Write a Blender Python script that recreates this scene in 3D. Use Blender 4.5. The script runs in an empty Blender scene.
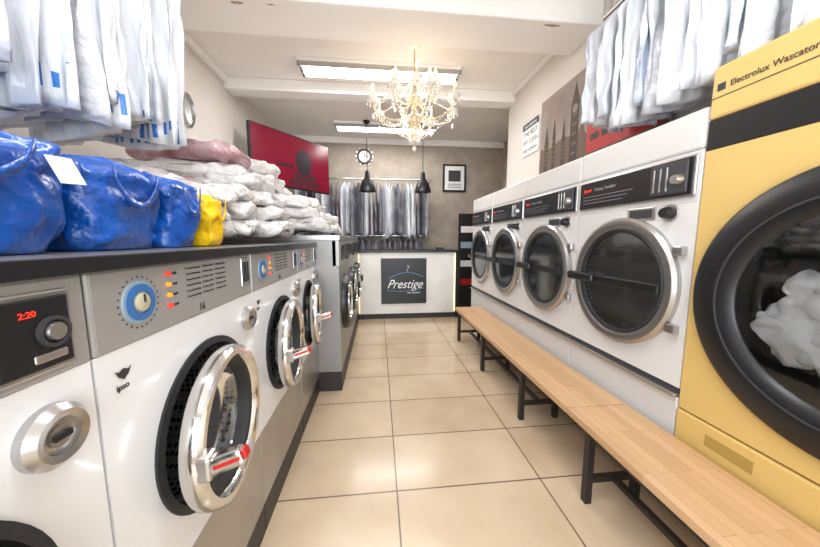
import bpy, bmesh, math, random
from mathutils import Vector, Matrix, noise
random.seed(3)
COL=bpy.context.scene.collection
pi=math.pi
try:
    bpy.context.scene.view_settings.view_transform='Standard'
except Exception: pass

# ---------------------------------------------------------------- materials
def mat(name,col,rough=.5,metal=0.,emit=None,es=0.,var=None,bump=None,coat=0.,stretch=(1,1,1)):
    m=bpy.data.materials.new(name); m.use_nodes=True
    nt=m.node_tree; b=nt.nodes['Principled BSDF']
    b.inputs['Base Color'].default_value=(*col,1); b.inputs['Roughness'].default_value=rough
    b.inputs['Metallic'].default_value=metal; b.inputs['Coat Weight'].default_value=coat
    if emit: 
        b.inputs['Emission Color'].default_value=(*emit,1); b.inputs['Emission Strength'].default_value=es
    if var or bump:
        tc=nt.nodes.new('ShaderNodeTexCoord'); mp=nt.nodes.new('ShaderNodeMapping')
        mp.inputs['Scale'].default_value=stretch
        nt.links.new(tc.outputs['Object'],mp.inputs[0])
    if var:
        n=nt.nodes.new('ShaderNodeTexNoise'); n.inputs['Scale'].default_value=var[0]; n.inputs['Detail'].default_value=4
        r=nt.nodes.new('ShaderNodeValToRGB')
        r.color_ramp.elements[0].position=.3; r.color_ramp.elements[1].position=.7
        r.color_ramp.elements[0].color=(*var[1],1); r.color_ramp.elements[1].color=(*col,1)
        nt.links.new(mp.outputs[0],n.inputs[0]); nt.links.new(n.outputs[0],r.inputs[0]); nt.links.new(r.outputs[0],b.inputs['Base Color'])
    if bump:
        n=nt.nodes.new('ShaderNodeTexNoise'); n.inputs['Scale'].default_value=bump[0]; n.inputs['Detail'].default_value=3
        bp=nt.nodes.new('ShaderNodeBump'); bp.inputs['Strength'].default_value=bump[1]; bp.inputs['Distance'].default_value=.02
        nt.links.new(mp.outputs[0],n.inputs[0]); nt.links.new(n.outputs[0],bp.inputs['Height']); nt.links.new(bp.outputs[0],b.inputs['Normal'])
    return m
def glassmat(name,tint,trans=.6,rough=.05):
    m=bpy.data.materials.new(name); m.use_nodes=True; nt=m.node_tree
    for n in list(nt.nodes): nt.nodes.remove(n)
    o=nt.nodes.new('ShaderNodeOutputMaterial'); t=nt.nodes.new('ShaderNodeBsdfTransparent'); g=nt.nodes.new('ShaderNodeBsdfGlossy')
    t.inputs[0].default_value=(*tint,1); g.inputs['Roughness'].default_value=rough; g.inputs[0].default_value=(.9,.93,.95,1)
    lw=nt.nodes.new('ShaderNodeLayerWeight'); lw.inputs[0].default_value=.25
    ma=nt.nodes.new('ShaderNodeMath'); ma.operation='MULTIPLY_ADD'; ma.inputs[1].default_value=.8; ma.inputs[2].default_value=1-trans
    mx=nt.nodes.new('ShaderNodeMixShader')
    nt.links.new(lw.outputs['Fresnel'],ma.inputs[0]); nt.links.new(ma.outputs[0],mx.inputs[0])
    nt.links.new(t.outputs[0],mx.inputs[1]); nt.links.new(g.outputs[0],mx.inputs[2]); nt.links.new(mx.outputs[0],o.inputs[0])
    return m
M={}
M['white']=mat('enamel_white',(.80,.81,.83),.25,coat=.3)
M['dwhite']=mat('dryer_enamel',(.73,.72,.71),.32,var=(2,(.69,.68,.67)))
M['dwhite2']=mat('dryer_lower_panel',(.62,.62,.62),.4)
M['steel']=mat('brushed_steel',(.62,.61,.60),.33,.9,bump=(60,.05),stretch=(1,1,12))
M['steelpanel']=mat('panel_steel',(.44,.435,.43),.42,.5)
M['basesteel']=mat('base_steel',(.48,.46,.43),.33,.75,var=(3,(.38,.36,.34)))
M['chrome']=mat('chrome',(.70,.69,.68),.14,1.)
M['chromed']=mat('worn_chrome',(.52,.51,.50),.28,.95)
M['black']=mat('black_plastic',(.010,.010,.012),.35)
M['rubber']=mat('rubber',(.018,.018,.02),.6)
M['dark']=mat('dark_grey',(.04,.04,.045),.5)
M['plinth']=mat('plinth_black',(.03,.026,.024),.5)
M['grey']=mat('grey_machine',(.31,.305,.30),.38,.5)
M['blue']=mat('dial_blue',(.04,.15,.42),.4)
M['palblue']=mat('dial_pale',(.28,.38,.46),.4)
M['cream']=mat('dial_cream',(.50,.47,.34),.4)
M['red']=mat('red_plastic',(.50,.012,.012),.3)
M['ledred']=mat('led_red',(.9,.03,.02),.4,emit=(1,.05,.02),es=.6)
M['ledor']=mat('led_orange',(.9,.3,.03),.4,emit=(1,.35,.02),es=.4)
M['ink']=mat('ink',(.03,.03,.035),.5)
M['inkw']=mat('ink_white',(.85,.85,.85),.5)
M['yellow']=mat('yellow_enamel',(.72,.50,.175),.38,var=(1.5,(.68,.465,.155)))
M['ceil']=mat('ceiling_paint',(.90,.865,.82),.8,var=(1.2,(.85,.81,.765)),bump=(14,.12))
M['wall']=mat('wall_paint',(.74,.69,.64),.8,var=(1.5,(.69,.64,.59)),bump=(20,.08))
M['wallback']=mat('wall_paper',(.42,.36,.30),.7,var=(6,(.33,.28,.23)),bump=(30,.2))
M['trim']=mat('trim_white',(.88,.86,.84),.6)
M['film']=mat('garment_film',(.80,.82,.86),.28,bump=(20,.7),coat=.4,var=(5,(.56,.60,.67)),stretch=(1,1,.25))
M['film2']=mat('bundle_film',(.84,.82,.81),.28,bump=(26,1.),coat=.5,var=(7,(.58,.55,.54)))
M['pink']=mat('bundle_pink',(.62,.45,.46),.4,bump=(22,.8),coat=.4,var=(6,(.33,.10,.13)))
M['gdark']=mat('garment_dark',(.07,.07,.09),.6,var=(5,(.30,.28,.30)))
M['bluebag']=mat('blue_bag',(.004,.10,.47),.3,bump=(16,1.),coat=.35,var=(6,(.003,.055,.30)))
M['yelbag']=mat('yellow_bag',(.88,.56,.005),.4,bump=(16,.8))
M['paper']=mat('paper',(.82,.82,.81),.7)
M['cloth']=mat('white_cloth',(.92,.92,.93),.8,bump=(10,.5))
M['counterw']=mat('counter_marble',(.82,.81,.78),.3,var=(3,(.72,.70,.66)))
M['gold']=mat('gold_metal',(.70,.52,.28),.25,1.)
M['led']=mat('led_strip',(1,.8,.4),.4,emit=(1,.75,.35),es=2)
M['tube']=mat('fluorescent',(1,1,1),.4,emit=(.93,.95,1),es=9)
M['bulb']=mat('bulb_warm',(1,.8,.5),.4,emit=(1,.58,.22),es=6)
M['crystal']=mat('crystal',(.86,.82,.75),.06,.2,coat=1)
M['crystalg']=mat('crystal_amber',(.68,.54,.35),.1,.4,coat=1)
M['candle']=mat('candle_ivory',(.82,.70,.46),.5)
M['steeltop']=mat('worktop_steel',(.26,.245,.24),.35,.5,var=(5,(.18,.165,.155)))
M['iron']=mat('bench_iron',(.03,.023,.02),.45,.3)
M['glass']=glassmat('door_glass',(.60,.63,.65),.85)
M['yglass']=glassmat('yellow_dryer_glass',(.80,.82,.83),.93)
M['dglass']=glassmat('dryer_glass',(.80,.84,.85),.80,.12)
M['screen']=mat('tv_screen',(.12,.004,.016),.2,emit=(.22,.003,.022),es=.45)
M['screend']=mat('tv_picture_dark',(.02,.01,.015),.3)
M['postbg']=mat('poster_print',(.40,.32,.27),.6,var=(3,(.19,.15,.13)))
M['postbr']=mat('poster_brown',(.06,.04,.03),.6)
M['postbr2']=mat('poster_tan',(.15,.095,.07),.6)
M['postred']=mat('poster_red',(.50,.01,.01),.5)
M['swoosh']=mat('swoosh_blue',(.12,.35,.75),.4)
M['drumd']=mat('drum_grey',(.30,.32,.33),.35,.5)
M['crack']=mat('old_plaster',(.42,.31,.22),.9)

def perf():
    m=bpy.data.materials.new('perforated_drum'); m.use_nodes=True; nt=m.node_tree; b=nt.nodes['Principled BSDF']
    b.inputs['Metallic'].default_value=.8; b.inputs['Roughness'].default_value=.35
    tc=nt.nodes.new('ShaderNodeTexCoord'); v=nt.nodes.new('ShaderNodeTexVoronoi'); v.inputs['Scale'].default_value=55; v.inputs['Randomness'].default_value=.1
    r=nt.nodes.new('ShaderNodeValToRGB'); r.color_ramp.elements[0].position=.36; r.color_ramp.elements[0].color=(.005,.005,.005,1)
    r.color_ramp.elements[1].position=.42; r.color_ramp.elements[1].color=(.30,.30,.30,1)
    nt.links.new(tc.outputs['Object'],v.inputs[0]); nt.links.new(v.outputs['Distance'],r.inputs[0]); nt.links.new(r.outputs[0],b.inputs['Base Color'])
    return m
M['perf']=perf()

def floormat():
    m=bpy.data.materials.new('floor_tiles'); m.use_nodes=True; nt=m.node_tree; b=nt.nodes['Principled BSDF']
    L=nt.links.new; N=nt.nodes.new
    g=N('ShaderNodeNewGeometry'); s=N('ShaderNodeSeparateXYZ'); L(g.outputs['Position'],s.inputs[0])
    def line(sock,o,w,gw):
        a=N('ShaderNodeMath'); a.operation='SUBTRACT'; L(sock,a.inputs[0]); a.inputs[1].default_value=o-10*w
        d=N('ShaderNodeMath'); d.operation='DIVIDE'; L(a.outputs[0],d.inputs[0]); d.inputs[1].default_value=w
        f=N('ShaderNodeMath'); f.operation='FRACT'; L(d.outputs[0],f.inputs[0])
        fl=N('ShaderNodeMath'); fl.operation='FLOOR'; L(d.outputs[0],fl.inputs[0])
        p=N('ShaderNodeMath'); p.operation='PINGPONG'; L(f.outputs[0],p.inputs[0]); p.inputs[1].default_value=.5
        c=N('ShaderNodeMath'); c.operation='LESS_THAN'; L(p.outputs[0],c.inputs[0]); c.inputs[1].default_value=gw/w/2
        return c.outputs[0],fl.outputs[0]
    lx,ix=line(s.outputs[0],.075,.72,.007); ly,iy=line(s.outputs[1],1.307,.405,.008)
    mx=N('ShaderNodeMath'); mx.operation='MAXIMUM'; L(lx,mx.inputs[0]); L(ly,mx.inputs[1])
    cb=N('ShaderNodeCombineXYZ'); L(ix,cb.inputs[0]); L(iy,cb.inputs[1])
    wn=N('ShaderNodeTexWhiteNoise'); L(cb.outputs[0],wn.inputs[0])
    n=N('ShaderNodeTexNoise'); n.inputs['Scale'].default_value=3.5; n.inputs['Detail'].default_value=6; L(g.outputs['Position'],n.inputs[0])
    ad=N('ShaderNodeMath'); ad.operation='MULTIPLY_ADD'; L(wn.outputs[0],ad.inputs[0]); ad.inputs[1].default_value=.25; L(n.outputs[0],ad.inputs[2])
    r=N('ShaderNodeValToRGB'); r.color_ramp.elements[0].position=.35; r.color_ramp.elements[0].color=(.50,.375,.25,1)
    r.color_ramp.elements[1].position=.85; r.color_ramp.elements[1].color=(.62,.485,.34,1); L(ad.outputs[0],r.inputs[0])
    mix=N('ShaderNodeMix'); mix.data_type='RGBA'; L(mx.outputs[0],mix.inputs[0]); L(r.outputs[0],mix.inputs[6]); mix.inputs[7].default_value=(.15,.105,.07,1)
    L(mix.outputs[2],b.inputs['Base Color'])
    b.inputs['Roughness'].default_value=.22; b.inputs['Coat Weight'].default_value=.15; b.inputs['Coat Roughness'].default_value=.12
    bp=N('ShaderNodeBump'); bp.invert=True; bp.inputs['Strength'].default_value=.3; bp.inputs['Distance'].default_value=.004; L(mx.outputs[0],bp.inputs['Height']); L(bp.outputs[0],b.inputs['Normal'])
    return m
M['floor']=floormat()

def woodmat():
    m=bpy.data.materials.new('bench_wood'); m.use_nodes=True; nt=m.node_tree; b=nt.nodes['Principled BSDF']
    L=nt.links.new; N=nt.nodes.new
    tc=N('ShaderNodeTexCoord'); mp=N('ShaderNodeMapping'); mp.inputs['Rotation'].default_value=(0,0,pi/2); L(tc.outputs['Object'],mp.inputs[0])
    br=N('ShaderNodeTexBrick'); br.inputs['Scale'].default_value=1; br.inputs['Brick Width'].default_value=.45; br.inputs['Row Height'].default_value=.042
    br.inputs['Mortar Size'].default_value=.0006; br.inputs['Color1'].default_value=(.57,.35,.18,1); br.inputs['Color2'].default_value=(.67,.43,.24,1); br.inputs['Mortar'].default_value=(.36,.19,.08,1)
    L(mp.outputs[0],br.inputs[0])
    mp2=N('ShaderNodeMapping'); mp2.inputs['Scale'].default_value=(40,2,40); L(tc.outputs['Object'],mp2.inputs[0])
    n=N('ShaderNodeTexNoise'); n.inputs['Scale'].default_value=2; n.inputs['Detail'].default_value=5; L(mp2.outputs[0],n.inputs[0])
    mix=N('ShaderNodeMix'); mix.data_type='RGBA'; mix.blend_type='MULTIPLY'; mix.inputs[0].default_value=.35
    L(br.outputs[0],mix.inputs[6])
    r=N('ShaderNodeValToRGB'); r.color_ramp.elements[0].color=(.65,.6,.55,1); r.color_ramp.elements[1].color=(1,1,1,1); L(n.outputs[0],r.inputs[0]); L(r.outputs[0],mix.inputs[7])
    L(mix.outputs[2],b.inputs['Base Color']); b.inputs['Roughness'].default_value=.36
    return m
M['wood']=woodmat()

# ---------------------------------------------------------------- helpers
def link(ob,root=None):
    COL.objects.link(ob)
    if root is not None: ob.parent=root
    return ob
def root(name,loc=(0,0,0),rz=0,parent=None):
    e=bpy.data.objects.new(name,None); e.empty_display_size=.1; e.location=loc; e.rotation_euler=(0,0,rz)
    return link(e,parent)
def obj_from(bm,name,m,r=None,loc=(0,0,0),smooth=False):
    me=bpy.data.meshes.new(name); bm.normal_update(); bm.to_mesh(me); bm.free()
    me.materials.append(m)
    if smooth:
        for p in me.polygons: p.use_smooth=True
    ob=bpy.data.objects.new(name,me); ob.location=loc
    return link(ob,r)
def box(r,name,x0,x1,y0,y1,z0,z1,m,bev=.004,rot=None):
    bm=bmesh.new(); bmesh.ops.create_cube(bm,size=1)
    for v in bm.verts: v.co=Vector((v.co.x*(x1-x0),v.co.y*(y1-y0),v.co.z*(z1-z0)))
    ob=obj_from(bm,name,m,r,((x0+x1)/2,(y0+y1)/2,(z0+z1)/2))
    if rot: ob.rotation_euler=rot
    if bev>0:
        b=ob.modifiers.new('bev','BEVEL'); b.width=bev; b.segments=2; b.limit_method='ANGLE'
    return ob
def lathe(r,name,prof,m,loc=(0,0,0),axis='Y',n=56,smooth=True,closed=False,sx=1):
    bm=bmesh.new(); rings=[]
    for (rad,h) in prof:
        ring=[]
        if rad<1e-6:
            ring=[bm.verts.new((0,h,0) if axis=='Y' else (0,0,h))]*n
        else:
            for i in range(n):
                a=2*pi*i/n; c,s=math.cos(a)*rad*sx,math.sin(a)*rad
                ring.append(bm.verts.new((c,h,s) if axis=='Y' else (c,s,h)))
        rings.append(ring)
    pairs=list(zip(rings[:-1],rings[1:]))
    if closed: pairs.append((rings[-1],rings[0]))
    for A,B in pairs:
        for i in range(n):
            j=(i+1)%n; vs=[]
            for v in (A[i],A[j],B[j],B[i]):
                if v not in vs: vs.append(v)
            if len(vs)>=3:
                try: bm.faces.new(vs)
                except ValueError: pass
    bmesh.ops.recalc_face_normals(bm,faces=bm.faces)
    ob=obj_from(bm,name,m,r,loc,smooth)
    if smooth:
        e=ob.modifiers.new('es','EDGE_SPLIT'); e.split_angle=math.radians(40)
    return ob
def plate_hole(r,name,x0,x1,z0,z1,cx,cz,rad,m,y=0,th=.02,n=64):
    angs=[2*pi*i/n for i in range(n)]
    for (x,z) in ((x0,z0),(x0,z1),(x1,z0),(x1,z1)): angs.append(math.atan2(z-cz,x-cx)%(2*pi))
    angs=sorted(set(round(a,6) for a in angs))
    bm=bmesh.new(); I=[];O=[];I2=[];O2=[]
    for a in angs:
        c,s=math.cos(a),math.sin(a); t=1e9
        if c>1e-9: t=min(t,(x1-cx)/c)
        if c<-1e-9: t=min(t,(x0-cx)/c)
        if s>1e-9: t=min(t,(z1-cz)/s)
        if s<-1e-9: t=min(t,(z0-cz)/s)
        I.append(bm.verts.new((cx+c*rad,y,cz+s*rad))); O.append(bm.verts.new((cx+c*t,y,cz+s*t)))
        I2.append(bm.verts.new((cx+c*rad,y+th,cz+s*rad))); O2.append(bm.verts.new((cx+c*t,y+th,cz+s*t)))
    k=len(angs)
    for i in range(k):
        j=(i+1)%k
        bm.faces.new((I[i],I[j],O[j],O[i])); bm.faces.new((I2[i],O2[i],O2[j],I2[j]))
        bm.faces.new((I[i],I2[i],I2[j],I[j])); bm.faces.new((O[i],O[j],O2[j],O2[i]))
    bmesh.ops.recalc_face_normals(bm,faces=bm.faces)
    return obj_from(bm,name,m,r)
def shell(r,name,x0,x1,y0,y1,z0,z1,m):
    bm=bmesh.new(); bmesh.ops.create_cube(bm,size=1)
    for v in bm.verts: v.co=Vector(((x0+x1)/2+v.co.x*(x1-x0),(y0+y1)/2+v.co.y*(y1-y0),(z0+z1)/2+v.co.z*(z1-z0)))
    f=[f for f in bm.faces if abs(f.calc_center_median().y-y0)<1e-5]
    bmesh.ops.delete(bm,geom=f,context='FACES_ONLY')
    return obj_from(bm,name,m,r)
def text(r,name,body,size,loc,m,rot=(pi/2,0,0),shear=0,align='LEFT',ext=.0006,sx=1):
    c=bpy.data.curves.new(name,'FONT'); c.body=body; c.size=size; c.extrude=ext; c.shear=shear; c.align_x=align
    c.materials.append(m)
    o=bpy.data.objects.new(name,c); o.location=loc; o.rotation_euler=rot; o.scale=(sx,1,1)
    return link(o,r)
def tube(r,name,pts,rad,m,cyc=False,kind='NURBS'):
    c=bpy.data.curves.new(name,'CURVE'); c.dimensions='3D'; c.bevel_depth=rad; c.bevel_resolution=3; c.resolution_u=8; c.use_fill_caps=True
    s=c.splines.new(kind); s.points.add(len(pts)-1)
    for p,q in zip(s.points,pts): p.co=(*q,1)
    if kind=='NURBS': s.order_u=min(4,len(pts)); s.use_endpoint_u=True
    s.use_cyclic_u=cyc
    c.materials.append(m)
    o=bpy.data.objects.new(name,c); return link(o,r)
def poly(r,name,pts,m,y):
    bm=bmesh.new(); vs=[bm.verts.new((x,y,z)) for x,z in pts]; f=bm.faces.new(vs)
    return obj_from(bm,name,m,r)

# ---------------------------------------------------------------- room
XL,XR,YB,YF,H=-1.6,1.6,5.4,-1.8,2.9
box(None,'floor',-1.7,2.35,YF-.1,YB+.1,-.1,0,M['floor'],0)
box(None,'ceiling',-1.7,2.35,YF-.1,YB+.1,H,H+.1,M['ceil'],0)
box(None,'wall_left',XL-.1,XL,YF,YB,0,H,M['wall'],0)
box(None,'wall_right',XR,XR+.12,YF,3.7,0,H,M['wall'],0)
box(None,'wall_right_return',XR+.12,2.25,3.6,3.7,0,H,M['wall'],0)
box(None,'wall_right_rear',2.25,2.35,3.6,YB,0,H,M['wallback'],0)
box(None,'wall_back',XL-.1,2.35,YB,YB+.1,0,H,M['wallback'],0)
box(None,'trim_1',XL,XR,2.15,2.52,2.70,H,M['ceil'],.01)
box(None,'trim_2',XL,2.25,3.55,3.75,2.78,H,M['trim'],.01)
box(None,'trim_3',XL,XL+.05,2.52,3.55,2.83,H,M['trim'],.01)
box(None,'trim_4',XL,2.25,YB-.06,YB,2.80,H,M['trim'],.01)
box(None,'trim_5',XR-.04,XR,2.52,3.55,2.84,H,M['trim'],.01)
bm=bmesh.new(); rc_=random.Random(4)
for (xa,xb,yy,wd) in ((-1.45,-1.28,2.20,.022),(-1.22,-.98,2.19,.014),(-.92,-.84,2.205,.016),(-.70,-.64,2.20,.008),(1.18,1.30,2.19,.014)):
    n_=7; up=[];dn=[]
    for i in range(n_+1):
        x=xa+(xb-xa)*i/n_; w_=wd*(.2+math.sin(pi*i/n_))*rc_.uniform(.5,1.2); up.append((x,yy+w_)); dn.append((x,yy-w_*.6))
    bm.faces.new([bm.verts.new((x,y,2.699)) for x,y in up+dn[::-1]])
obj_from(bm,'peeling_plaster',M['crack'])
wf=root('wall_front',(0,YF,0))
box(wf,'pier_left',XL,-1.45,-.1,0,0,H,M['wall'],0); box(wf,'pier_right',1.45,XR,-.1,0,0,H,M['wall'],0)
box(wf,'lintel',-1.45,1.45,-.1,0,2.5,H,M['wall'],0); box(wf,'sill',-1.45,1.45,-.1,0,0,.3,M['wall'],0)
wi=root('window_1',(0,YF-.05,0))
for x in (-1.42,-.02,1.40): box(wi,'mullion',x-.02,x+.02,-.03,.03,.3,2.5,M['black'],0)

# ---------------------------------------------------------------- washing machines
WX=-.475; WW=.635
def washer_common(r,dp=.80):
    h=WW/2-.003
    plate_hole(r,'front_panel',-h,h,.43,1.0,.01,.70,.215,M['white'],0,.02)
    shell(r,'cabinet',-h,h,.02,dp,.43,1.148,M['white'])
    box(r,'base_panel',-h,h,0,dp,.12,.43,M['basesteel'],.003)
    box(r,'plinth',-h,h,.0,dp,0,.12,M['plinth'],.002)
    box(r,'control_panel',-h,h,-.004,.05,1.0,1.146,M['steelpanel'],.006)
    lathe(r,'drum',[(.215,.0),(.213,.03),(.20,.06),(.235,.08),(.24,.38),(0,.40)],M['perf'],(.01,.005,.70))
    lathe(r,'gasket',[(.224,-.006),(.224,.002),(.205,.03),(.196,.02),(.206,-.01)],M['rubber'],(.01,0,.70),closed=True)
def washer_door(r,ang):
    pv=root('door_hinge',(.190,-.032,.70),ang,r)
    cx=-.206
    lathe(pv,'door_ring',[(.206,-.010),(.204,-.022),(.196,-.030),(.180,-.029),(.170,-.018),(.164,.004),(.168,.016),(.200,.016),(.206,.006)],M['chrome'],(cx,0,0),closed=True)
    lathe(pv,'door_inner_ring',[(.172,-.002),(.168,-.014),(.152,-.012),(.144,.02),(.15,.025),(.170,.025)],M['rubber'],(cx,0,0),closed=True)
    lathe(pv,'door_glass',[(.154,.0),(.146,.03),(.13,.05),(.09,.06),(0,.063)],M['glass'],(cx,0,0))
    box(pv,'hinge',-.015,.03,.0,.03,-.05,.05,M['chromed'],.006)
    hb=cx-.186
    box(pv,'handle_block',hb-.018,hb+.024,-.046,-.012,-.026,.034,M['chromed'],.008)
    box(pv,'handle_lever',hb-.016,hb+.016,-.112,-.035,-.006,.034,M['chrome'],.009,rot=(-.30,0,0))
    box(pv,'handle_stripe',hb-.018,hb-.015,-.106,-.050,.012,.020,M['red'],.001,rot=(-.30,0,0))
    box(pv,'handle_tip',hb-.012,hb+.012,-.117,-.108,.018,.040,M['red'],.003,rot=(-.30,0,0))
    return pv
def lockbox(r,x=.262,z=.918,rd=.043):
    lathe(r,'coin_lock',[(0,-.016),(rd*.35,-.016),(rd*.36,-.012),(rd*.55,-.011),(rd*.57,-.019),(rd*.8,-.022),(rd,-.012),(rd,0)],M['chromed'],(x,0,z),n=40)
    box(r,'lock_slot',x-.012,x+.012,-.021,-.016,z-.004,z+.004,M['black'],0)
def washer(name,yc,first=False,sx=1):
    r=root(name,(WX,yc,0),pi/2); washer_common(r); r.scale=(sx,1,1)
    if first:
        box(r,'coin_bezel',.178,.286,-.010,-.003,1.012,1.128,M['chromed'],.01)
        box(r,'coin_window',.186,.278,-.014,-.009,1.02,1.120,M['black'],.006)
        text(r,'display','2:20',.012,(.212,-.0155,1.096),M['ledred'])
        lathe(r,'coin_knob',[(0,-.022),(.012,-.022),(.015,-.012)],M['chromed'],(.252,0,1.07),n=24)
        lathe(r,'coin_cup',[(.022,-.014),(.022,-.019),(.017,-.019),(.016,-.013)],M['dark'],(.252,0,1.07),n=24,closed=True)
        box(r,'coin_slot',.225,.268,-.016,-.012,1.03,1.042,M['chromed'],.002)
        lockbox(r,.242,.918,.046)
        washer_door(r,0.0)
        return r
    dx,dz=-.212,1.076
    lathe(r,'dial_plate',[(.0,-.0065),(.042,-.0065),(.043,-.004)],M['palblue'],(dx,0,dz),n=40)
    lathe(r,'dial_ring',[(.036,-.009),(.036,-.0065),(.022,-.0065),(.022,-.010)],M['blue'],(dx,0,dz),n=40,closed=True)
    lathe(r,'dial_knob',[(0,-.014),(.015,-.014),(.018,-.012),(.019,-.006)],M['cream'],(dx,0,dz),n=32)
    box(r,'dial_pointer',dx-.002,dx+.002,-.016,-.0135,dz,dz+.016,M['ink'],0)
    for i in range(24):
        a=2*pi*i/24
        box(r,'tick',dx+.05*math.cos(a)-.0015,dx+.05*math.cos(a)+.0015,-.005,-.0038,dz+.05*math.sin(a)-.0015,dz+.05*math.sin(a)+.0015,M['ink'],0)
    for i,(mm) in enumerate(('ledred','ledor','ledor','ledred')):
        lathe(r,'indicator',[(0,-.012),(.004,-.011),(.006,-.004)],M[mm],(-.128,0,1.122-.024*i),n=16)
        text(r,'label','wash',.010,(-.118,-.005,1.119-.024*i),M['ink'])
    for i in range(6):
        text(r,'instructions','1 Load laundry   2 Close door   3 Add powder',.0075,(-.065,-.005,1.125-.014*i),M['ink'],sx=1.35)
    text(r,'load_size','16',.028,(-.02,-.005,1.012),M['ink'])
    box(r,'coin_slot_frame',.228,.285,-.010,-.003,1.035,1.135,M['chromed'],.004)
    box(r,'coin_slot',.236,.252,-.013,-.009,1.05,1.12,M['black'],.002); box(r,'coin_return',.260,.277,-.013,-.009,1.05,1.12,M['black'],.002)
    lockbox(r)
    text(r,'maker_badge','ipso',.017,(-.280,-.001,.923),M['ink'])
    poly(r,'badge_mark',[(-.281,.962),(-.273,.948),(-.262,.940),(-.251,.948),(-.243,.962),(-.252,.957),(-.262,.962),(-.272,.957)],M['ink'],-.0015)
    washer_door(r,math.radians(4.5))
    return r
washer('washing_machine',.53-WW/2,True)
washer('washing_machine',.53+WW/2)
washer('washing_machine',.53+WW*1.5)
washer('washing_machine',2.05,sx=.495/WW)

wt=root('worktop',(0,0,0))
box(wt,'steel_top',XL,-.462,-.75,2.296,1.15,1.172,M['steeltop'],.003)
box(wt,'front_edge',-.462,-.455,-.75,2.296,1.146,1.173,M['black'],.002)

def tall_washer(yc,w,name='industrial_washing_machine'):
    r=root(name,(-.30,yc,0),pi/2); h=w/2-.003
    plate_hole(r,'front_panel',-h,h,.16,.99,0,.66,.20,M['grey'],0,.02)
    shell(r,'cabinet',-h,h,.02,1.25,.16,1.19,M['grey'])
    box(r,'plinth',-h,h,.0,1.25,0,.16,M['plinth'],.002)
    box(r,'control_panel',-h,h,-.006,.05,.99,1.19,M['steelpanel'],.005)
    box(r,'control_display',-.2,.02,-.011,-.005,1.03,1.15,M['black'],.004)
    box(r,'coin_box',.1,.22,-.03,-.005,1.02,1.16,M['black'],.004)
    box(r,'top_cap',-h,h,-.012,1.25,1.19,1.225,M['steel'],.004)
    lathe(r,'drum',[(.20,0),(.20,.05),(.22,.06),(.22,.35),(0,.36)],M['perf'],(0,.005,.66))
    lathe(r,'door_ring',[(.235,0),(.235,-.03),(.22,-.05),(.17,-.05),(.155,-.02),(.155,0)],M['black'],(0,0,.66),closed=True)
    lathe(r,'door_trim',[(.175,-.048),(.175,-.056),(.16,-.056),(.155,-.04)],M['chrome'],(0,0,.66),closed=True)
    lathe(r,'door_glass',[(.16,-.03),(.10,-.05),(0,-.055)],M['glass'],(0,0,.66))
    box(r,'handle',.17,.27,-.085,-.05,.62,.70,M['black'],.01)
for i in range(3): tall_washer(2.305+.665*(i+.5),.665)

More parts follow.
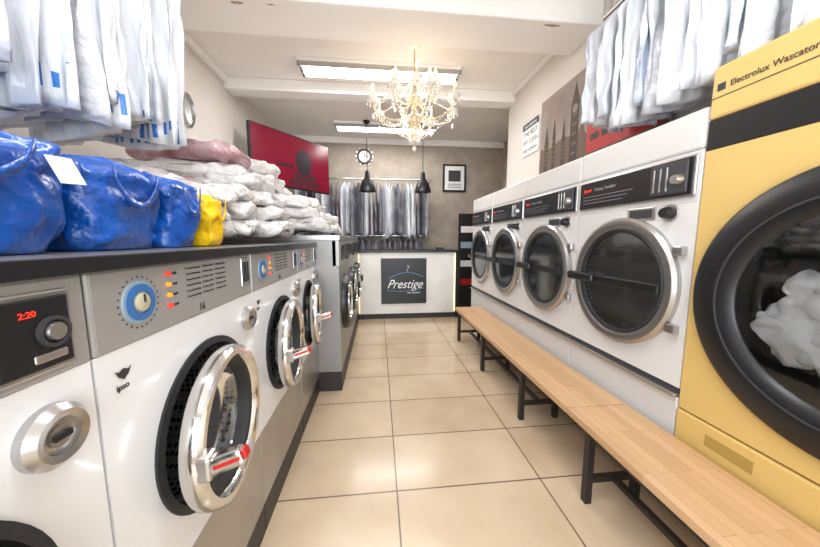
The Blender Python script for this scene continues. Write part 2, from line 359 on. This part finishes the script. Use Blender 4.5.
# ---------------------------------------------------------------- dryers
def dryer(yc):
    r=root('tumble_dryer',(1.25,yc,0),-pi/2); h=.352
    plate_hole(r,'front_panel',-h,h,.575,1.345,0,.985,.262,M['dwhite'],0,.02)
    shell(r,'cabinet',-h,h,.02,.34,.55,1.70,M['dwhite'])
    box(r,'top_fascia',-h,h,-.004,.03,1.545,1.70,M['dwhite'],.012)
    box(r,'middle_fascia',-h,h,.0,.03,1.345,1.545,M['dwhite'],.003)
    box(r,'gap_shadow',-h,h,.004,.1,.545,.575,M['dark'],0)  # dark strip painted in as the thin shadow above the lower panel
    box(r,'lint_lip',-h,h,-.022,.01,.535,.552,M['chromed'],.004)
    box(r,'lower_panel',-h,h,-.004,.34,.03,.535,M['dwhite2'],.006)
    box(r,'panel_frame',-h+.012,h-.012,-.014,-.002,1.368,1.532,M['chromed'],.008)
    box(r,'panel_face',-h+.02,h-.02,-.018,-.012,1.376,1.524,M['black'],.006)
    text(r,'panel_title','Speed',.026,(-.30,-.0195,1.470),M['ledred'],shear=.3)
    text(r,'panel_title_2','Drying Tumbler',.024,(-.21,-.0195,1.470),M['steelpanel'])
    for i in range(3): box(r,'panel_text',-.30,.05-.03*i,-.0192,-.0178,1.44-.018*i,1.4425-.018*i,M['steelpanel'],0)
    box(r,'coin_mech',.155,.318,-.03,-.015,1.385,1.515,M['dark'],.006)
    for i in range(3): box(r,'coin_slot',.172+.03*i,.180+.03*i,-.034,-.029,1.40,1.50,M['chromed'],.002)
    lathe(r,'start_knob',[(0,-.055),(.017,-.055),(.02,-.048),(.024,-.025)],M['chromed'],(.288,0,1.44),n=24)
    box(r,'selector_plate',.02,.17,-.006,.0,1.285,1.345,M['chromed'],.003)
    box(r,'selector_dark',.035,.155,-.009,-.005,1.295,1.335,M['dark'],.003)
    lathe(r,'selector_knob',[(0,-.04),(.02,-.04),(.024,-.03),(.026,-.006)],M['black'],(.24,0,1.31),n=28)
    lathe(r,'selector_bezel',[(0,-.008),(.036,-.008),(.038,0)],M['chromed'],(.24,0,1.31),n=28)
    lathe(r,'drum',[(.262,.0),(.262,.03),(.30,.05),(.30,.29),(0,.30)],M['drumd'],(0,.004,.985))
    for i in range(3):
        a=2*pi*i/3+.5; box(r,'drum_fin',.25*math.cos(a)-.03,.25*math.cos(a)+.03,.05,.28,.985+.25*math.sin(a)-.03,.985+.25*math.sin(a)+.03,M['drumd'],.02)
    lathe(r,'door_ring',[(.320,.0),(.320,-.022),(.308,-.034),(.284,-.036),(.268,-.028),(.264,-.010),(.264,.0)],M['chromed'],(0,0,.985),closed=True,n=72)
    lathe(r,'door_seal',[(.270,-.024),(.262,-.034),(.248,-.030),(.244,-.01),(.261,-.005)],M['rubber'],(0,0,.985),closed=True,n=72)
    lathe(r,'door_glass',[(.250,-.015),(.15,-.02),(0,-.022)],M['dglass'],(0,0,.985),n=72)
    box(r,'door_bar',-.318,.255,-.046,-.036,.958,1.000,M['black'],.008)
    box(r,'door_handle',-.345,-.13,-.070,-.040,.955,1.005,M['black'],.012)
    for z in (.82,1.15): box(r,'door_hinge',.285,.33,-.028,0,z-.02,z+.02,M['chromed'],.005)
for i in range(4): dryer(1.07+.71*(i+.5))

def soft(bm,c,s,p=.6,amp=.02,fr=6,rz=0,sub=3,seed=0):
    g=bmesh.ops.create_icosphere(bm,subdivisions=sub,radius=1)
    R=Matrix.Rotation(rz,3,'Z')
    for v in g['verts']:
        q=v.co.normalized(); e=Vector([math.copysign(abs(a)**p,a) for a in q])
        e=Vector((e.x*s[0],e.y*s[1],e.z*s[2]))
        n=noise.noise_vector(e*fr+Vector((seed*7.3,seed*3.1,seed)))
        n2=noise.noise_vector(e*fr*3+Vector((seed*2.3,seed*5.1,seed)))
        e=e+n*amp*1.3+n2*amp*.5+q*amp*noise.noise(e*fr*2.2+Vector((seed,0,0)))
        v.co=R@e+Vector(c)

yd=root('yellow_tumble_dryer',(1.25,.62,0),-pi/2); h=.447
plate_hole(yd,'front_panel',-h,h,.50,1.53,0,1.0,.34,M['yellow'],0,.02)
shell(yd,'cabinet',-h,h,.02,.34,.03,1.82,M['yellow'])
box(yd,'top_fascia',-h,h,-.006,.03,1.64,1.825,M['yellow'],.01)
box(yd,'control_band',-h,h,-.002,.03,1.53,1.64,M['black'],.003)
box(yd,'lower_panel',-h,h,-.008,.03,.04,.492,M['yellow'],.006)
box(yd,'rating_label',-.33,-.18,-.0095,-.0075,.41,.455,mat('label_brass',(.42,.28,.07),.5),0)
text(yd,'title','Electrolux Wascator',.029,(-.385,-.0075,1.737),M['ink'],sx=.90)
box(yd,'title_mark',-.425,-.400,-.008,-.006,1.735,1.760,M['ink'],0)
box(yd,'title_line',-.44,.44,-.0075,-.005,1.712,1.715,M['dark'],0)
M['ydrum']=mat('yellow_dryer_drum',(.10,.105,.11),.35,.6)
lathe(yd,'drum',[(.34,0),(.34,.04),(.37,.06),(.37,.29),(0,.30)],M['ydrum'],(0,.004,1.0))
lathe(yd,'door_ring',[(.422,0),(.422,-.02),(.405,-.033),(.33,-.038),(.30,-.03),(.285,-.010),(.295,0)],M['black'],(0,0,1.0),closed=True,n=80)
lathe(yd,'door_trim',[(.335,-.039),(.333,-.043),(.328,-.043),(.328,-.037)],M['dark'],(0,0,1.0),closed=True,n=80)
lathe(yd,'door_glass',[(.290,-.014),(.2,-.02),(0,-.022)],M['yglass'],(0,0,1.0),n=80)
bm=bmesh.new()
for i,(x,z,s) in enumerate(((-.02,.88,.13),(-.14,.88,.10),(.10,.90,.13),(.02,1.03,.12),(-.10,1.0,.10),(.15,1.04,.1),(-.19,.93,.06),(-.02,1.12,.08),(-.15,1.06,.05))):
    soft(bm,(x,.075,z),(s,.06,s*.75),.9,.03,10,0,4,i)
obj_from(bm,'laundry_load',M['cloth'],yd,smooth=True)

# ---------------------------------------------------------------- benches
def bench(y0,y1,legs):
    r=root('bench',(1.06,(y0+y1)/2,0)); yc=(y0+y1)/2
    box(r,'seat',-.155,.155,y0-yc,y1-yc,.35,.385,M['wood'],.004)
    for y in legs:
        y-=yc
        for x in (-.125,.115): box(r,'leg',x-.016,x+.016,y-.016,y+.016,0,.35,M['iron'],.002)
        box(r,'cross_rail',-.11,.10,y-.013,y+.013,.10,.126,M['iron'],.002)
        box(r,'top_rail',-.11,.10,y-.013,y+.013,.322,.35,M['iron'],.002)
    a,b=min(legs)-yc,max(legs)-yc
    for x in (-.125,.115):
        box(r,'side_rail',x-.012,x+.012,a+.016,b-.016,.322,.348,M['iron'],.002)
    box(r,'low_rail',-.012,.012,a+.013,b-.013,.10,.125,M['iron'],.002)
bench(1.292,3.46,(1.80,2.55,3.36))
bench(-.90,1.286,(-.75,.2,1.16))

# ---------------------------------------------------------------- hanging garments
def garment(bm,x,y,z,L,w,t,rz,seed,rings=18,n=64):
    rnd=random.Random(seed); R=Matrix.Rotation(rz,3,'Z'); ph=rnd.random()*6; k=rnd.uniform(10,16)
    prev=None; tw=rnd.uniform(-.2,.2)
    for i in range(rings+1):
        s=i/rings
        prof=.14+.80*min(1,(s/.16))**.7 if s<.16 else .94+.06*math.sin((s-.16)*4+ph)
        a=w/2*prof; b=t*(.35+.65*min(1,s*3))*(.85+.3*s)
        ring=[]
        for j in range(n):
            th=2*pi*j/n; c,q=math.cos(th),math.sin(th)
            px=a*math.copysign(abs(c)**.8,c); py=b*math.copysign(abs(q)**.7,q)
            amp=t*.8*min(1,s*2.2)
            py+=amp*math.sin(px*k*6+ph+s*2.0)*.6+amp*.6*noise.noise(Vector((px*14,s*6,seed*1.7+q)))
            px+=.025*noise.noise(Vector((s*4,seed,q*2)))
            zz=z-L*s-(.02*math.sin(px*12+ph) if i==rings else 0)-.01*abs(px/w)
            v=R@Vector((px,py+tw*.03*s,0)); ring.append(bm.verts.new((x+v.x,y+v.y,zz)))
        if prev:
            for j in range(n):
                m=(j+1)%n; bm.faces.new((prev[j],prev[m],ring[m],ring[j]))
        prev=ring
    bm.faces.new(prev)

def filmprint():
    m=M['film'].copy(); m.name='garment_film_printed'; nt=m.node_tree; b=nt.nodes['Principled BSDF']
    L=nt.links.new; N=nt.nodes.new
    src=b.inputs['Base Color'].links[0].from_socket
    g=N('ShaderNodeNewGeometry'); s=N('ShaderNodeSeparateXYZ'); L(g.outputs['Position'],s.inputs[0])
    def rng(sock,a,bb):
        x=N('ShaderNodeMath'); x.operation='GREATER_THAN'; L(sock,x.inputs[0]); x.inputs[1].default_value=a
        y=N('ShaderNodeMath'); y.operation='LESS_THAN'; L(sock,y.inputs[0]); y.inputs[1].default_value=bb
        z=N('ShaderNodeMath'); z.operation='MULTIPLY'; L(x.outputs[0],z.inputs[0]); L(y.outputs[0],z.inputs[1]); return z.outputs[0]
    def fr(sock,sc,th):
        a=N('ShaderNodeMath'); a.operation='MULTIPLY'; L(sock,a.inputs[0]); a.inputs[1].default_value=sc
        f=N('ShaderNodeMath'); f.operation='FRACT'; L(a.outputs[0],f.inputs[0])
        c=N('ShaderNodeMath'); c.operation='LESS_THAN'; L(f.outputs[0],c.inputs[0]); c.inputs[1].default_value=th; return c.outputs[0]
    def mul(a,c):
        z=N('ShaderNodeMath'); z.operation='MULTIPLY'; L(a,z.inputs[0]); L(c,z.inputs[1]); return z.outputs[0]
    n=N('ShaderNodeTexNoise'); n.inputs['Scale'].default_value=5; L(g.outputs['Position'],n.inputs[0])
    w=N('ShaderNodeMath'); w.operation='GREATER_THAN'; L(n.outputs[0],w.inputs[0]); w.inputs[1].default_value=.50
    f=mul(mul(rng(s.outputs[2],1.60,1.665),w.outputs[0]),fr(s.outputs[0],34,.45))
    mx=N('ShaderNodeMix'); mx.data_type='RGBA'; L(f,mx.inputs[0]); L(src,mx.inputs[6]); mx.inputs[7].default_value=(.03,.18,.55,1)
    L(mx.outputs[2],b.inputs['Base Color']); return m
M['filmp']=filmprint()
def rack(name,axis,pos,a,b,z,items,mtls,stub=None):
    r=root(name,(0,0,0)); mtls=mtls if isinstance(mtls,list) else [mtls]
    bms=[bmesh.new() for _ in mtls]
    for i,(p,L,w,t,rz) in enumerate(items):
        bm=bms[(i*7%5)%len(mtls)] if len(mtls)>1 else bms[0]
        if axis=='Y': garment(bm,pos,p,z-.06,L,w,t,rz,i*3+5)
        else: garment(bm,p,pos,z-.06,L,w,t,rz+pi/2,i*5+2)
    for bm,mm in zip(bms,mtls): obj_from(bm,'garments',mm,r,smooth=True)
    for (p,L,w,t,rz) in items:
        d=Vector((pos,p,z)) if axis=='Y' else Vector((p,pos,z))
        tube(r,'hanger_hook',[d+Vector((0,0,-.08)),d+Vector((0,0,-.02)),d+Vector((.02,0,.0)),d+Vector((0,0,.016))],.002,M['chromed'])
    if axis=='Y': tube(r,'rail',[(pos,a,z),(pos,b,z)],.013,M['chromed'],kind='POLY')
    else: tube(r,'rail',[(a,pos,z),(b,pos,z)],.013,M['chromed'],kind='POLY')
    for q in (a+.05,(a+b)/2,b-.05):
        if axis=='Y': tube(r,'drop_rod',[(pos,q,z),(pos,q,H)],.008,M['chromed'],kind='POLY')
        elif stub: tube(r,'drop_rod',[(q,pos,z),(q,YB,z)],.008,M['chromed'],kind='POLY')
    return r
M['filmb']=mat('garment_film_blue',(.42,.52,.70),.3,bump=(20,.7),coat=.4,var=(5,(.75,.78,.83)))
M['filmg']=mat('garment_film_grey',(.44,.45,.49),.3,bump=(20,.7),coat=.4,var=(5,(.72,.73,.78)))
M['filmk']=mat('garment_film_dark',(.10,.10,.13),.35,bump=(20,.7),coat=.3,var=(5,(.34,.34,.38)))
rnd=random.Random(5)
its=[(.42+.057*i,.85+rnd.uniform(-.06,.03),.40+rnd.uniform(-.05,.03),.021,rnd.uniform(-.40,.15)) for i in range(19)]
rack('garment_rack','Y',-1.00,.2,1.56,2.48,its,[M['filmp'],M['filmp'],M['filmg']])
its=[(.35+.078*i,.62+rnd.uniform(-.04,.06),.30,.026,rnd.uniform(-.25,.35)) for i in range(20)]
rack('garment_rack','Y',1.40,.2,1.88,2.55,its,[M['film'],M['filmg'],M['film'],M['filmb']])
its=[(-1.25+.072*i,.86+rnd.uniform(-.06,.06),.36,.015,rnd.uniform(-.4,.4)) for i in range(30)]
rack('garment_rack','X',5.14,-1.35,.95,2.18,its,[M['film'],M['filmk'],M['filmg'],M['film'],M['filmk']],stub=True)
its=[(-1.0+.09*i,.45+rnd.uniform(-.08,.08),.34,.028,rnd.uniform(-.4,.4)) for i in range(20)]
rack('garment_rack','X',5.14,-1.1,.9,1.25,its,M['gdark'],stub=True)

# ---------------------------------------------------------------- bags on worktop
def bag(name,x,y,sx,sy,hh,m,seed,rz=0):
    r=root(name,(x,y,1.173),rz); bm=bmesh.new(); n=96; prev=None
    rings=20
    prof=[(i/rings) for i in range(rings+1)]
    def ring(s,sc,zz,wob):
        out=[]
        for j in range(n):
            th=2*pi*j/n; c,q=math.cos(th),math.sin(th)
            px=sx*sc*math.copysign(abs(c)**.32,c); py=sy*sc*math.copysign(abs(q)**.32,q)
            nn=noise.noise_vector(Vector((px*11,py*11,zz*9+seed*5)))+.6*noise.noise_vector(Vector((px*28,py*28,zz*24+seed*5)))
            f=.020*wob
            out.append(bm.verts.new((px+nn.x*f,py+nn.y*f,zz+(0 if s==0 else nn.z*f)+ (wob*.03*noise.noise(Vector((c*2,q*2,seed))) if s>.8 else 0))))
        return out
    for s in prof:
        sc=.88+.12*math.sin(min(1,s*1.15)*pi*.55)
        cur=ring(s,sc,hh*s+.001,min(1,s*6)*1.0)
        if prev:
            for j in range(n): bm.faces.new((prev[j],prev[(j+1)%n],cur[(j+1)%n],cur[j]))
        else: bm.faces.new(list(reversed(cur)))
        prev=cur
    for sc,dz in ((.93,.008),(.8,.018),(.5,.028),(.2,.03)):
        cur=ring(1,sc,hh+dz-.005,1.3)
        for j in range(n): bm.faces.new((prev[j],prev[(j+1)%n],cur[(j+1)%n],cur[j]))
        prev=cur
    bm.faces.new(prev)
    obj_from(bm,'bag_body',m,r,smooth=True)
    bs=bmesh.new(); pr=None
    for i in range(17):
        s=i/16; yy=-sy*.55+sy*1.1*s; zz=hh*(1.0-.42*math.sin(s*pi)**.6); xx=sx*1.0+.012
        a=bs.verts.new((xx,yy,zz+.009)); b=bs.verts.new((xx,yy,zz-.009))
        if pr: bs.faces.new((pr[0],a,b,pr[1]))
        pr=(a,b)
    o=obj_from(bs,'strap',m,r,smooth=True); sm=o.modifiers.new('t','SOLIDIFY'); sm.thickness=.003
    return r
b1=bag('laundry_bag',-.80,.46,.22,.225,.185,M['bluebag'],1)
b2=bag('laundry_bag',-.80,.825,.20,.125,.185,M['bluebag'],2)
b3=bag('laundry_bag',-.80,1.045,.20,.082,.185,M['bluebag'],3)
b4=bag('yellow_laundry_bag',-.74,1.20,.15,.06,.165,M['yelbag'],4)
def tag(r,x,y,z,w,hh,tilt):
    box(r,'paper_tag',x-.001,x+.001,y-w/2,y+w/2,z-hh/2,z+hh/2,M['paper'],0,rot=(tilt,-.35,0))
tag(b1,.20,.03,.195,.07,.03,.05); tag(b1,.238,.165,.15,.048,.05,.1)
tag(b4,.14,0,.14,.05,.035,-.2)

# wrapped laundry bundles
k=0
rnd=random.Random(11)
def addb(bm,o,x,y,z,s,p=.5):
    global k; k+=1
    soft(bm,(x-o[0],y-o[1],z-o[2]+.022),s,p,.024,8,rnd.uniform(-.2,.2),4,k)
O=(-1.1,1.55,1.172); pb=root('laundry_bundle_pile',O); bm=bmesh.new(); bp=bmesh.new()
for lay in range(3):
    for y in (1.48,1.69): addb(bp if lay==2 and y>1.6 else bm,O,-1.18+rnd.uniform(-.02,.02),y,1.245+.10*lay,(.26,.14,.05))
    addb(bm,O,-.80,1.66,1.24+.08*lay,(.15,.13,.042))
    addb(bm,O,-.80,1.42,1.24+.07*lay,(.14,.11,.038))
obj_from(bm,'white_bundles',M['film2'],pb,smooth=True); obj_from(bp,'pink_bundles',M['pink'],pb,smooth=True)
O=(-1.05,2.05,1.172); pb=root('laundry_bundle_pile',O); bm=bmesh.new(); bp=bmesh.new()
for lay in range(5):
    addb(bp if lay==4 else bm,O,-1.12+rnd.uniform(-.03,.03),2.03+rnd.uniform(-.02,.02),1.25+.108*lay,(.30,.19,.055))
for lay in range(4):
    addb(bm,O,-.74+rnd.uniform(-.02,.02)-.035*lay,2.03+rnd.uniform(-.02,.02),1.24+.09*lay,(.17,.18,.046))
obj_from(bm,'white_bundles',M['film2'],pb,smooth=True); obj_from(bp,'pink_bundles',M['pink'],pb,smooth=True)
O=(-.9,2.9,1.225); pb=root('laundry_bundle_pile',O); bm=bmesh.new()
for y,nl in ((2.56,5),(2.98,4),(3.40,3)):
    for lay in range(nl):
        addb(bm,O,-1.0-.03*lay+rnd.uniform(-.03,.03),y+rnd.uniform(-.03,.03),1.292+.105*lay,(.29,.21,.054))
for y,nl in ((2.56,3),(2.96,3),(3.36,2)):
    for lay in range(nl):
        addb(bm,O,-.60-.04*lay+rnd.uniform(-.03,.03),y+rnd.uniform(-.03,.03),1.287+.085*lay,(.18,.19,.045))
obj_from(bm,'white_bundles',M['film2'],pb,smooth=True)

# ---------------------------------------------------------------- reception counter
rc=root('reception_counter',(.42,4.42,0)); 
box(rc,'front_panel',-.72,.74,0,.42,.08,1.0,M['counterw'],.004)
box(rc,'kick',-.72,.74,.02,.42,0,.08,M['plinth'],0)
box(rc,'counter_top',-.76,.80,-.03,.44,1.0,1.035,M['black'],.005)
box(rc,'left_edge',-.76,-.72,-.01,.42,0,1.0,M['black'],.003)
box(rc,'right_edge',.74,.80,-.01,.42,0,1.0,M['black'],.003)
for x in (-.712,.725): box(rc,'led_strip',x-.006,x+.006,-.006,.0,.10,.98,M['led'],0)
box(rc,'sign_board',-.385,.29,-.018,-.001,.235,.915,M['black'],.004)
text(rc,'sign_text','Prestige',.185,(-.04,-.0195,.47),M['inkw'],shear=.45,align='CENTER',sx=.88)
text(rc,'sign_subtext','dry cleaners',.04,(.10,-.0195,.39),M['inkw'],align='CENTER')
tube(rc,'sign_hanger',[(-.28,-.021,.62),(-.15,-.021,.68),(.02,-.021,.735),(.14,-.021,.68),(.24,-.021,.64)],.004,M['swoosh'])
tube(rc,'sign_hanger_hook',[(.0,-.021,.72),(.0,-.021,.76),(.04,-.021,.785),(.02,-.021,.81),(-.01,-.021,.80)],.003,M['inkw'])
tube(rc,'sign_swash',[(-.3,-.021,.44),(-.1,-.021,.405),(.1,-.021,.43),(.25,-.021,.47)],.0035,M['swoosh'])
cr=root('card_terminal',(.95,4.6,1.035)); box(cr,'body',-.05,.05,-.09,.09,0,.04,M['dark'],.01); box(cr,'screen',-.035,.035,.02,.08,.04,.044,M['palblue'],0)
rb=root('roller_banner',(1.42,4.75,0)); box(rb,'base',-.16,.16,-.06,.06,0,.06,M['dark'],.01); box(rb,'print',-.14,.14,-.004,.004,.06,1.6,M['black'],0)
for z,c in ((1.35,'paper'),(1.1,'palblue'),(.8,'paper'),(.5,'red')): box(rb,'print_block',-.10,.10,-.007,-.0042,z-.05,z+.05,M[c],0)

for x in (-.15,.68):
    p=root('pendant_lamp',(x,4.62,H))
    lathe(p,'ceiling_cup',[(0,-.001),(.05,-.001),(.05,-.02),(.01,-.05),(0,-.05)],M['black'],axis='Z',n=24)
    tube(p,'cord',[(0,0,-.04),(0,0,-.72)],.006,M['black'],kind='POLY')
    lathe(p,'shade',[(.02,-.70),(.035,-.72),(.04,-.80),(.085,-.86),(.12,-.96),(.125,-1.0),(.118,-1.0),(.11,-.95),(.075,-.87),(.0,-.85)],M['black'],axis='Z',n=36)
    lathe(p,'bulb',[(0,-.86),(.03,-.88),(.035,-.93),(0,-.965)],M['bulb'],axis='Z',n=20)

ck=root('wall_clock',(-.22,YB,2.60)); 
lathe(ck,'rim',[(.12,-.0),(.12,-.03),(.10,-.035),(.095,-.02)],M['dark'],n=40)
lathe(ck,'face',[(0,-.018),(.1,-.018)],M['paper'],n=40)
for i in range(12):
    a=2*pi*i/12; box(ck,'ray',.145*math.cos(a)-.012,.145*math.cos(a)+.012,-.02,-.01,.145*math.sin(a)-.012,.145*math.sin(a)+.012,M['chromed'],.003)
box(ck,'hour_hand',-.004,.004,-.024,-.02,0,.05,M['black'],0); box(ck,'minute_hand',0,.07,-.024,-.02,-.003,.003,M['black'],0)
fp=root('framed_certificate',(1.36,YB,2.27))
box(fp,'frame',-.21,.21,-.025,0,-.24,.24,M['black'],.004); box(fp,'mount',-.175,.175,-.028,-.024,-.205,.205,M['paper'],0)
box(fp,'print',-.11,.11,-.030,-.0275,-.06,.13,M['dark'],0)
for i in range(3): box(fp,'print_line',-.12,.12,-.030,-.0275,-.11-.03*i,-.10-.03*i,M['dark'],0)

tv=root('television',(-1.065,4.12,2.17),math.radians(54.4)); 
box(tv,'bezel',-.60,.60,-.02,.03,-.33,.33,M['black'],.006)
box(tv,'screen',-.585,.585,-.023,-.0195,-.31,.315,M['screen'],0)
poly(tv,'picture_head',[(.14+.13*math.cos(a),.02+.16*math.sin(a)) for a in [2*pi*i/24 for i in range(24)]][::-1],M['screend'],-.0245)
poly(tv,'picture_shoulders',[(-.12,-.29),(.42,-.29),(.32,-.12),(.15,-.08),(.0,-.12)][::-1],mat('tv_picture_mid',(.07,.01,.02),.3),-.0240)
box(tv,'picture_ticker',-.25,-.02,-.025,-.0235,-.08,-.05,M['screend'],0)
tube(tv,'wall_arm',[(0,.03,0),(-.1,.35,0)],.025,M['black'],kind='POLY')
box(tv,'mount_plate',-.15,.15,.03,.05,-.15,.15,M['black'],.004)

def fluor(y,x0,x1,name='fluorescent_light'):
    r=root(name,((x0+x1)/2,y,H)); w=(x1-x0)/2
    box(r,'housing',-w,w,-.11,.11,-.035,0,M['trim'],.006)
    for yy in (-.055,.055):
        tube(r,'tube',[(-w+.04,yy,-.055),(w-.04,yy,-.055)],.014,M['tube'],kind='POLY')
    for i in range(17):
        x=-w+.03+i*(2*w-.06)/16
        box(r,'louvre',x-.003,x+.003,-.10,.10,-.080,-.036,M['chromed'],0)
    for yy in (-.105,-.003,.10): box(r,'side',-w,w,yy,yy+.006,-.080,-.035,M['chromed'],0)
    for x in (-w,w-.01): box(r,'end',x,x+.01,-.105,.105,-.078,-.035,M['trim'],0)
    return r
fluor(3.22,-.74,.84); fluor(4.75,-.62,.9); fluor(.6,-.7,.8)  # last fixture is added above the camera, out of view, for extra light

# chandelier
ch=root('chandelier',(.34,2.85,H))
lathe(ch,'ceiling_rose',[(0,-.001),(.055,-.001),(.05,-.02),(.02,-.035),(0,-.035)],M['trim'],axis='Z',n=28)
tube(ch,'chain',[(0,0,-.03),(0,0,-.30)],.006,M['gold'],kind='POLY')
lathe(ch,'stem',[(0,-.27),(.02,-.28),(.045,-.30),(.02,-.32),(.015,-.36),(.035,-.40),(.05,-.43),(.03,-.47),(.018,-.52),(.03,-.56),(.055,-.60),(.065,-.64),(.04,-.68),(.02,-.72),(.035,-.76),(.03,-.80),(.0,-.83)],M['crystalg'],axis='Z',n=28)
bc=bmesh.new()
def bead(p,s,b=None,el=1.5):
    b=b or bc
    g=bmesh.ops.create_icosphere(b,subdivisions=1,radius=1)
    for v in g['verts']: v.co=Vector((v.co.x*s,v.co.y*s,v.co.z*s*el))+Vector(p)
def strand(a,b,sag,n,s=.008):
    a=Vector(a); b=Vector(b)
    for i in range(n+1):
        t=i/n; p=a.lerp(b,t); p.z-=sag*4*t*(1-t); bead(p,s,el=1)
def tier(n,R,zc,off,z0):
    for i in range(n):
        a=2*pi*i/n+off; c,s=math.cos(a),math.sin(a)
        P=lambda r,z:(r*c,r*s,z)
        tube(ch,'arm',[P(.03,z0),P(R*.35,z0-.09),P(R*.75,zc-.14),P(R,zc-.10),P(R,zc-.02)],.0075,M['crystalg'])
        lathe(ch,'cup',[(0,-.03),(.02,-.025),(.045,-.0),(.05,.008),(.044,.006),(.015,.0),(0,.0)],M['crystal'],P(R,zc),axis='Z',n=18)
        lathe(ch,'candle',[(.011,0),(.011,.07),(0,.072)],M['candle'],P(R,zc),axis='Z',n=12)
        lathe(ch,'bulb',[(0,.070),(.012,.08),(.015,.095),(.008,.115),(0,.13)],M['bulb'],P(R,zc),axis='Z',n=12)
        for j in range(6):
            b=2*pi*j/6; q=Vector(P(R,zc)); q+=Vector((.046*math.cos(b),.046*math.sin(b),-.01))
            bead(q,.006,el=1); bead(q+Vector((0,0,-.028)),.009,el=2.0)
        bead(P(R,zc-.14),.014,el=2)
        strand(P(.03,-.30),P(R,zc-.0),.05,16)
        a2=2*pi*(i+1)/n+off
        strand(P(R,zc-.01),(R*math.cos(a2),R*math.sin(a2),zc-.01),.06,10)
        strand(P(R*.9,zc-.08),P(.03,-.80),.02,14)
tier(8,.38,-.50,.2,-.58); tier(6,.20,-.36,.5,-.44)
for i in range(14):
    a=2*pi*i/14
    for z,rr_ in ((-.66,.10),(-.74,.075),(-.82,.045),(-.33,.05),(-.44,.07)):
        bead((rr_*math.cos(a),rr_*math.sin(a),z),.009,el=2.2)
bead((0,0,-.88),.022,el=1.4)
obj_from(bc,'crystals',M['crystal'],ch)

# London panorama poster
po=root('wall_poster',(XR-.001,2.22,0),-pi/2)
box(po,'canvas',-.68,.68,-.02,-.001,1.80,2.49,M['postbg'],.003)
Y=-.0215
def pr(pts,m,dy=0): 
    return poly(po,'printed_shape',pts,m,Y-dy)
pr([(-.66,1.82),(.66,1.82),(.66,1.98),(.2,1.96),(-.02,2.0),(-.06,2.10),(-.12,2.02),(-.3,2.06),(-.5,2.02),(-.66,2.05)],M['postbr2'])
for x,w,zt in ((-.16,.05,2.36),(-.44,.022,2.20),(-.56,.03,2.16),(-.30,.02,2.14)):
    pr([(x-w,1.82),(x+w,1.82),(x+w,zt-.08),(x+w*.9,zt-.07),(x,zt+.08),(x-w*.9,zt-.07),(x-w,zt-.08)],M['postbr'],.0005)
    for j in range(5):
        zz=1.88+j*(zt-1.98)/5; pr([(x-w*.6,zz),(x+w*.6,zz),(x+w*.6,zz+.02),(x-w*.6,zz+.02)],M['postbr2'],.001)
pr([(-.16+.033*math.cos(a),2.24+.033*math.sin(a)) for a in [2*pi*i/20 for i in range(20)]],M['postbg'],.001)
pr([(.0,1.84),(.62,1.84),(.62,2.10),(.58,2.13),(.04,2.13),(.0,2.10)],M['postred'],.001)
for z in (1.92,2.04):
    for i in range(5): pr([(.04+.115*i,z),(.13+.115*i,z),(.13+.115*i,z+.05),(.04+.115*i,z+.05)],M['postbr'],.0015)
ns=root('wall_notice',(XR-.001,3.12,0),-pi/2)
box(ns,'board',-.17,.17,-.012,-.001,2.08,2.42,M['paper'],.002)
box(ns,'header',-.165,.165,-.0135,-.0118,2.35,2.415,M['black'],0)
text(ns,'line_1','YOU DESERVE',.040,(0,-.0145,2.365),M['inkw'],align='CENTER')
text(ns,'line_2','THE BEST',.066,(0,-.0125,2.28),M['ink'],align='CENTER')
text(ns,'line_3','DRY CLEAN',.056,(0,-.0125,2.20),M['ink'],align='CENTER')
text(ns,'line_4','AND LAUNDRY',.042,(0,-.0125,2.12),M['ink'],align='CENTER')
mr=root('wall_mirror',(XL+.001,2.86,0),pi/2)
lathe(mr,'frame',[(.14,0),(.14,-.02),(.125,-.03),(.115,-.012)],M['chromed'],(0,0,2.28),sx=.6); lathe(mr,'mirror_glass',[(0,-.012),(.12,-.012)],M['chromed'],(0,0,2.28),sx=.6)

# ---------------------------------------------------------------- lights
def area(name,loc,rot,sx,sy,e,col):
    l=bpy.data.lights.new(name,'AREA'); l.shape='RECTANGLE'; l.size=sx; l.size_y=sy; l.energy=e; l.color=col
    o=bpy.data.objects.new(name,l); o.location=loc; o.rotation_euler=rot; link(o)
area('daylight_window',(0,YF-.25,1.45),(pi/2,0,0),2.8,2.1,128,(.90,.955,1))
area('ceiling_light_mid',(.05,3.22,H-.085),(0,0,0),1.5,.18,31,(.97,.98,1))
area('ceiling_light_rear',(.14,4.75,H-.085),(0,0,0),1.5,.18,24,(1,.98,.95))
area('ceiling_fill_front',(.05,.6,H-.085),(0,0,0),1.5,.18,29,(.96,.98,1))  # added lamp over the camera, unseen, brightens floor and ceiling
p=bpy.data.lights.new('chandelier_glow','POINT'); p.energy=14; p.color=(1,.86,.68); p.shadow_soft_size=.25
o=bpy.data.objects.new('chandelier_glow',p); o.location=(.34,2.85,2.25); link(o)
w=bpy.data.worlds.new('sky'); bpy.context.scene.world=w; w.use_nodes=True
w.node_tree.nodes['Background'].inputs[0].default_value=(.85,.92,1,1); w.node_tree.nodes['Background'].inputs[1].default_value=1.0

# ---------------------------------------------------------------- camera
cd=bpy.data.cameras.new('camera'); cd.sensor_width=36; cd.lens=300/820*36; cd.clip_start=.01
cam=bpy.data.objects.new('camera',cd); cam.location=(0,0,1.2)
cam.rotation_euler=(math.radians(90-6.6),0,math.radians(-6.0)); link(cam)
bpy.context.scene.camera=cam
